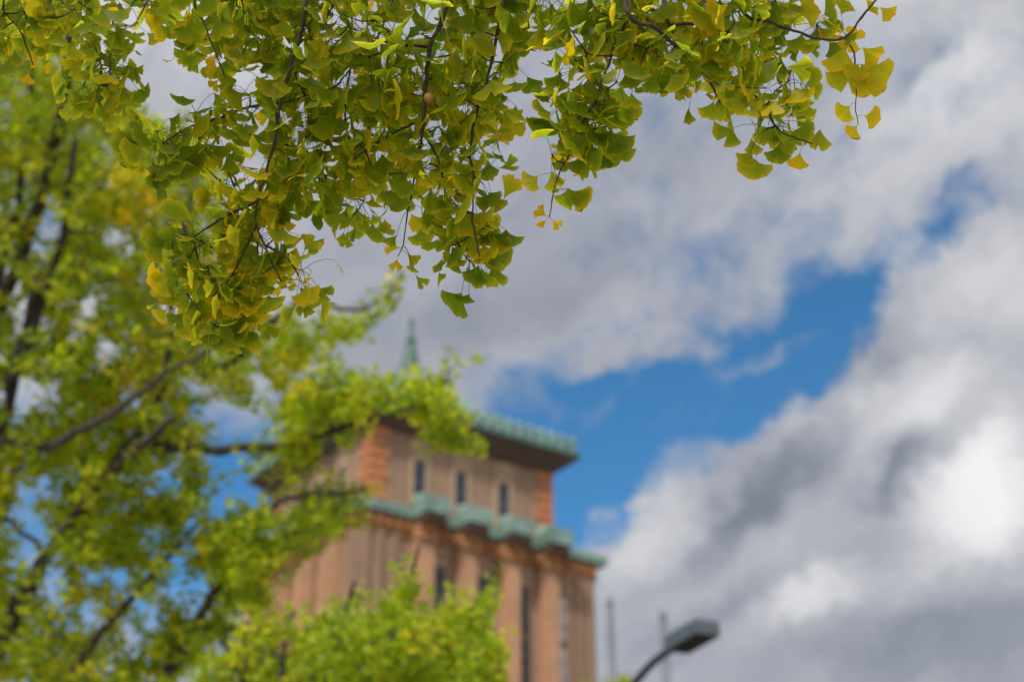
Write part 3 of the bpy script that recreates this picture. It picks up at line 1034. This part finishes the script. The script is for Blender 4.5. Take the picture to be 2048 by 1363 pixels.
BR = [  # main boughs: polyline, radii
    (bough((2.66, 2.55), 640, (614, -20), (604, 60), (582, 130), (561, 207), (551, 280), (535, 332), (516, 402), (512, 440), (531, 492), (562, 562)), 0.0062, 0.0013),
    (bough((2.68, 2.6), 905, (897, -20), (880, 50), (860, 94), (851, 170), (846, 250), (842, 270)), 0.0066, 0.003),
    (bough((2.74, 2.62), 1020, (1012, -20), (986, 108), (970, 172), (952, 230), (940, 300), (946, 352), (946, 440), (960, 512)), 0.0048, 0.0012),
    (bough((2.62, 2.56), 1270, (1262, -20), (1244, 60), (1226, 100), (1195, 190), (1161, 250), (1141, 300), (1117, 350), (1107, 384), (1099, 434)), 0.0050, 0.0009),
    (bough((2.5, 2.62), 1240, (1250, 8), (1312, 56), (1372, 112), (1412, 152), (1440, 205)), 0.0068, 0.002),
    (bough((2.62, 2.6), 1330, (1330, 20), (1365, 46), (1410, 48), (1450, 58), (1468, 98), (1500, 172), (1530, 216), (1560, 262), (1625, 288)), 0.0058, 0.0010),
    (bough((2.66, 2.62), 1480, (1480, 10), (1545, 45), (1600, 66), (1640, 78), (1688, 76), (1722, 36), (1752, 0), (1790, -40)), 0.0042, 0.0016),
    (bough((2.62, 2.55), 400, (389, -15), (400, 30), (414, 62), (436, 118), (449, 155)), 0.0038, 0.0011),
    (bough((2.9, 2.62), 140, (110, -30), (150, 30), (190, 95), (206, 152), (214, 180)), 0.0040, 0.0012),
    (bough((2.45, 2.4), 20, (10, -30), (5, 20), (40, 60), (66, 130)), 0.0040, 0.0012),
    (bough((2.35, 2.32), 300, (300, -30), (290, 10), (275, 40)), 0.0040, 0.0014),
]
SIDE = [  # side shoots: owner, polyline, radii
    (0, L3((2.62, 2.56), (560, 207), (500, 214), (432, 238), (375, 256), (322, 290)), 0.0030, 0.0014),
    (0, L3((2.57, 2.52), (516, 402), (478, 420), (440, 440), (400, 466), (364, 486)), 0.0028, 0.0013),
    (0, L3((2.6, 2.64), (552, 278), (590, 300), (622, 332), (645, 372), (660, 412)), 0.0024, 0.0010),
    (0, L3((2.55, 2.52), (514, 448), (490, 500), (466, 545), (440, 590), (428, 640)), 0.0024, 0.0010),
    (0, L3((2.55, 2.5), (531, 492), (560, 505), (582, 525)), 0.0020, 0.0011),
    (1, L3((2.64, 2.58), (859, 93), (800, 94), (738, 114), (700, 140), (678, 168)), 0.0032, 0.0014),
    (1, L3((2.62, 2.56), (846, 240), (790, 264), (722, 308), (688, 340)), 0.0026, 0.0012),
    (1, L3((2.62, 2.6), (848, 250), (830, 350), (815, 430), (806, 490), (796, 512)), 0.0022, 0.0009),
    (1, L3((2.62, 2.66), (846, 260), (880, 330), (890, 400), (880, 470)), 0.0022, 0.0009),
    (1, L3((2.66, 2.7), (700, 140), (690, 230), (705, 300), (730, 390), (700, 440)), 0.0022, 0.0009),
    (3, L3((2.58, 2.52), (1141, 300), (1180, 262), (1225, 250)), 0.0016, 0.0009),
    (6, L3((2.62, 2.6), (1690, 76), (1708, 108), (1711, 150), (1713, 190), (1712, 222), (1716, 250)), 0.0016, 0.0007),
    (4, L3((2.5, 2.45), (1312, 56), (1290, 110), (1270, 160)), 0.0022, 0.0010),
    (5, L3((2.64, 2.7), (1410, 48), (1400, 110), (1380, 170), (1350, 195)), 0.0022, 0.0010),
]
polysN = [  # where the sprays hang: polygon, weight, near, far
    ([(-40, -60), (400, -60), (395, 20), (300, 40), (230, 60), (190, 80), (120, 60), (60, 80), (0, 85), (-40, 85)], 0.95, 2.3, 2.75),
    ([(165, 105), (245, 105), (255, 150), (225, 185), (170, 185), (145, 140)], 1.6, 2.55, 2.66),
    ([(345, 20), (460, 20), (470, 110), (420, 100), (370, 80)], 0.8, 2.55, 2.75),
    ([(470, -50), (1100, -50), (1070, 70), (1010, 130), (1000, 230), (985, 320), (975, 400), (930, 470), (870, 470), (820, 420), (770, 380), (690, 420), (620, 410), (560, 380),
      (540, 260), (500, 180), (480, 60)], 0.8, 2.5, 2.85),
    ([(290, 260), (330, 230), (420, 200), (520, 190), (530, 260), (440, 290), (360, 310), (310, 320)], 0.95, 2.52, 2.62),
    ([(430, 320), (560, 290), (640, 330), (620, 400), (520, 420), (450, 390)], 0.85, 2.5, 2.7),
    ([(360, 430), (440, 400), (540, 410), (570, 470), (590, 520), (640, 570), (560, 570), (500, 560), (520, 610), (470, 640), (430, 655), (395, 630), (360, 570), (335, 490)], 1.08, 2.46, 2.72),
    ([(1140, 20), (1240, -30), (1300, 20), (1290, 120), (1240, 130), (1230, 190), (1190, 270), (1165, 330), (1100, 330), (1080, 310), (1130, 230), (1140, 120)], 1.2, 2.46, 2.64),
    ([(1240, -50), (1560, -50), (1570, 50), (1610, 90), (1600, 150), (1560, 190), (1590, 240), (1530, 260), (1460, 200), (1400, 160), (1330, 150), (1290, 150), (1250, 100)], 0.95, 2.42, 2.75),
    ([(900, 430), (975, 410), (985, 490), (965, 535), (900, 510)], 1.7, 2.55, 2.68),
    ([(1600, 40), (1690, 60), (1730, 90), (1710, 150), (1660, 130), (1620, 110)], 0.4, 2.58, 2.66),
    ([(460, -260), (1700, -260), (1600, -50), (420, -50)], 0.35, 2.6, 3.2),
]
brs, nodesN, ownN = [], [], []
wood = [MB() for _ in BR]
LV = [dict(p0=[], p1=[], ax=[], nn=[], ss=[], tt=[]) for _ in BR]


def spur(ow, p, n, out=None, size=0.033, tint=0.3, spread=1.0):
    """a short spur with n leaves on thin stalks"""
    L = LV[ow]
    dr = norm(rand_dirs(n) * spread + DOWN * .42 + (out if out is not None else 0))
    ln = RNG.uniform(0.028, 0.066, n)[:, None]
    q = p + dr * ln
    L['p0'].append(np.tile(p, (n, 1)))
    L['p1'].append(q)
    L['ax'].append(norm(dr * .55 + DOWN * .6 + .6 * rand_dirs(n)))
    L['nn'].append(norm(rand_dirs(n) * 1.0 - FWD * .5 + UPW * .15))
    L['ss'].append(size * np.clip(RNG.normal(1.0, 0.24, n), .45, 1.5))
    L['tt'].append(np.clip(tint + RNG.normal(0, 0.095, n), 0, 1))


def own_leaf(ow, spur_px, base_px, tip_px, depth, tint, face=None):
    """one leaf the photograph shows standing alone"""
    L = LV[ow]
    p0, p1, p2 = at(*spur_px, depth), at(*base_px, depth - .005), at(*tip_px, depth + RNG.uniform(-.01, .01))
    L['p0'].append(p0[None])
    L['p1'].append(p1[None])
    L['ax'].append(norm(p2 - p1)[None])
    L['nn'].append(norm(-FWD + .35 * RNG.standard_normal(3))[None])
    L['ss'].append(np.array([0.86 * np.linalg.norm(p2 - p1)]))
    L['tt'].append(np.array([tint if ow in (1, 3, 6) or tint > .7 else tint * .62]))


def knobbly(mb, pl, r0, r1, k=7):
    n = len(pl)
    r = np.linspace(r0, r1, n)
    r = r * (1 + 0.22 * (np.arange(n) % 4 == 0) + .05 * RNG.standard_normal(n))
    mb.tube(pl, r, k)


for i, (pts, r0, r1) in enumerate(BR):
    pl = spline(pts, 0.012)
    pl[1:-1] += 0.0008 * RNG.standard_normal((len(pl) - 2, 3))
    knobbly(wood[i], pl, r0, r1)
    nodesN += list(pl)
    ownN += [i] * len(pl)
for ow, pts, r0, r1 in SIDE:
    pts = [CAM + (p - CAM) * (1 - .012 * (1 - i / len(pts))) for i, p in enumerate(pts)]
    pl = spline(pts, 0.01)
    pl[1:-1] += 0.0006 * RNG.standard_normal((len(pl) - 2, 3))
    knobbly(wood[ow], pl, r0, r1, 6)
    nodesN += list(pl)
    ownN += [ow] * len(pl)
    for p in pl[3::6]:
        if ow == 6:
            continue
        spur(ow, p, random.randint(2, 4), tint=random.gauss(0.30, .1))
for a, e, ow in grow(nodesN, ownN, sample_polys(polysN, [(1112, 80, 20, 55), (1090, 60, 22, 40), (285, 110, 50, 60)], 37.0)):
    L = np.linalg.norm(e - a)
    m_ = (a + e) / 2 + RNG.standard_normal(3) * .05 * L - UPW * .04 * L
    pl = spline([a, m_, e], 0.012)
    knobbly(wood[ow], pl, 0.0017, 0.0011, 5)
    spur(ow, e, random.randint(5, 8), tint=random.gauss(0.31, .10), size=0.0335)
    if L > 0.06:
        spur(ow, m_, random.randint(2, 4), tint=random.gauss(0.30, .12))
# leaves that stand alone against the sky
G = own_leaf
G(3, (1099, 434), (1092, 432), (1068, 415), 2.56, .80)
G(3, (1099, 434), (1094, 440), (1072, 452), 2.56, .78)
G(3, (1099, 434), (1104, 440), (1124, 456), 2.56, .80)
G(1, (806, 497), (800, 496), (764, 490), 2.6, .74)
G(1, (796, 512), (794, 517), (790, 546), 2.6, .76)
G(1, (800, 500), (815, 508), (838, 530), 2.6, .5)
G(6, (1710, 206), (1700, 212), (1672, 242), 2.6, .60)
G(6, (1716, 232), (1728, 232), (1766, 240), 2.6, .72)
G(6, (1716, 250), (1714, 252), (1692, 276), 2.6, .78)
G(6, (1713, 150), (1735, 145), (1742, 205), 2.6, .50)
G(6, (1711, 130), (1722, 128), (1760, 190), 2.59, .48)
G(6, (1709, 108), (1725, 95), (1760, 130), 2.58, .66)
G(6, (1690, 76), (1700, 85), (1722, 55), 2.6, .78)
G(6, (1700, 66), (1706, 62), (1690, 110), 2.6, .74)
G(6, (1700, 66), (1690, 90), (1672, 160), 2.6, .58)
G(6, (1709, 108), (1700, 130), (1690, 195), 2.6, .38)
G(6, (1711, 140), (1716, 128), (1700, 165), 2.57, .66)
G(6, (1725, 30), (1760, 15), (1790, 40), 2.6, .70)
G(6, (1722, 36), (1735, 22), (1752, 10), 2.6, .60)
G(6, (1690, 76), (1682, 30), (1696, -8), 2.6, .52)
G(6, (1640, 78), (1600, 30), (1640, 10), 2.6, .62)
G(6, (1640, 78), (1660, 60), (1650, 90), 2.6, .62)
G(5, (1610, 284), (1600, 305), (1592, 343), 2.6, .82)
G(5, (1622, 287), (1640, 258), (1638, 308), 2.6, .62)
G(5, (1600, 280), (1555, 292), (1550, 334), 2.58, .30)
G(5, (1540, 230), (1560, 280), (1575, 322), 2.6, .42)
G(3, (1161, 262), (1225, 268), (1255, 285), 2.56, .40)
G(3, (1141, 300), (1195, 290), (1222, 335), 2.56, .52)
G(3, (1107, 384), (1136, 376), (1150, 430), 2.55, .32)
G(3, (1107, 384), (1138, 382), (1186, 410), 2.56, .50)
G(3, (1117, 350), (1076, 352), (1046, 380), 2.56, .55)
G(2, (960, 512), (958, 530), (940, 575), 2.6, .30)
G(2, (960, 512), (962, 535), (972, 582), 2.61, .46)
G(2, (950, 470), (990, 478), (1024, 500), 2.6, .55)
G(0, (428, 640), (424, 655), (424, 704), 2.52, .28)
G(0, (428, 640), (440, 652), (492, 690), 2.52, .36)
G(0, (428, 640), (450, 645), (508, 650), 2.52, .36)
G(0, (562, 562), (600, 575), (640, 620), 2.55, .36)
G(0, (562, 562), (630, 575), (668, 600), 2.56, .46)
G(0, (364, 486), (330, 480), (278, 500), 2.52, .56)
G(0, (364, 486), (345, 440), (348, 395), 2.52, .56)
G(0, (364, 486), (335, 500), (310, 450), 2.52, .34)
G(0, (322, 290), (285, 285), (226, 320), 2.56, .50)
G(0, (322, 290), (285, 280), (248, 250), 2.56, .40)
G(0, (322, 290), (318, 330), (312, 385), 2.56, .28)
G(0, (340, 280), (360, 310), (410, 345), 2.56, .26)
G(8, (210, 165), (240, 150), (285, 140), 2.62, .44)
G(8, (210, 165), (245, 165), (240, 220), 2.62, .36)
G(8, (210, 165), (190, 190), (160, 240), 2.62, .46)
G(8, (206, 152), (165, 130), (120, 160), 2.62, .18)
G(7, (449, 155), (435, 140), (410, 128), 2.56, .78)
G(7, (449, 155), (436, 160), (418, 182), 2.56, .72)
G(7, (440, 130), (400, 110), (365, 140), 2.56, .42)
G(9, (66, 130), (58, 145), (50, 172), 2.42, .82)
G(9, (66, 130), (85, 132), (106, 140), 2.42, .85)

for i in range(len(BR)):
    L = LV[i]
    br = part(wood[i], 'branch', 'twig', near, baseN, True)
    if not L['p0']:
        continue
    p0, p1, ax, nn, ss, tt = (np.concatenate(L[k]) for k in ('p0', 'p1', 'ax', 'nn', 'ss', 'tt'))
    lf = MB()
    leaves(lf, p1, ax, nn, ss, tt)
    petioles(lf, p0, p1 + norm(ax) * .002, 0.00055, np.clip(tt - .1, 0, 1))
    part(lf, 'foliage', 'near_leaf', br, baseN, True)
    print('branch', i, 'leaves', len(ss))
# the rest of its crown, overhead and behind: unseen, added to shade the hanging boughs
cr, tw = MB(), MB()
hubs = spline([(2.45, .9, 5.0), (1.6, .5, 5.3), (.6, .2, 5.5), (-.6, .1, 5.6), (-1.8, .3, 5.6)], 0.1)
tw.tube(hubs, np.linspace(.06, .015, len(hubs)), 8)
tg = [np.array((random.uniform(-2.6, 2.6), random.uniform(-1.0, 1.9), random.uniform(4.7, 6.3))) for _ in range(620)]
tg = [q for q in tg if (q[2] - 1.6) > 1.32 * q[1] + 0.55]
P_, A_, N_, S_, T_ = [], [], [], [], []
for a, e, _ in grow(list(hubs) + list(trk[-40:]), [0] * (len(hubs) + 40), tg):
    pl = spline([a, (a + e) / 2 + RNG.standard_normal(3) * .03, e], 0.05)
    tw.tube(pl, np.linspace(.005, .0015, len(pl)), 5)
    m_ = 15
    q = a + (e - a) * RNG.uniform(.2, 1.15, (m_, 1)) + rand_dirs(m_) * RNG.uniform(.04, .10, (m_, 1))
    P_.append(q)
    A_.append(norm(rand_dirs(m_) + DOWN * .5))
    N_.append(norm(rand_dirs(m_) + UPW * .6))
    S_.append(.042 * RNG.uniform(.7, 1.2, m_))
    T_.append(np.clip(.3 + RNG.normal(0, .12, m_), 0, 1))
part(tw, 'limb', 'bark', near, baseN, True)
leaves(cr, np.concatenate(P_), np.concatenate(A_), np.concatenate(N_), np.concatenate(S_), np.concatenate(T_), K=9, rings=(0.0, 0.5, 1.0))
part(cr, 'crown', 'near_leaf', near, baseN, True)
# one ripe seed hanging on its stalk
b = MB()
fc = at(858, 196, 2.52)
rings = []
for j in range(9):
    a = math.pi * j / 8
    rr_ = 0.0098 * max(math.sin(a), 0.03)
    rings.append([fc + np.array((rr_ * math.cos(q * math.pi / 6), rr_ * math.sin(q * math.pi / 6), 0.0108 * math.cos(a))) for q in range(12)])
b.loft(rings)
b.tube(np.array([fc + UPW * .0105, fc + UPW * .024 + RIGHT * -.001, at(850, 150, 2.6)]), [.0008, .0007, .0009], 5)
part(b, 'fruit', 'fruit', near, baseN, True)
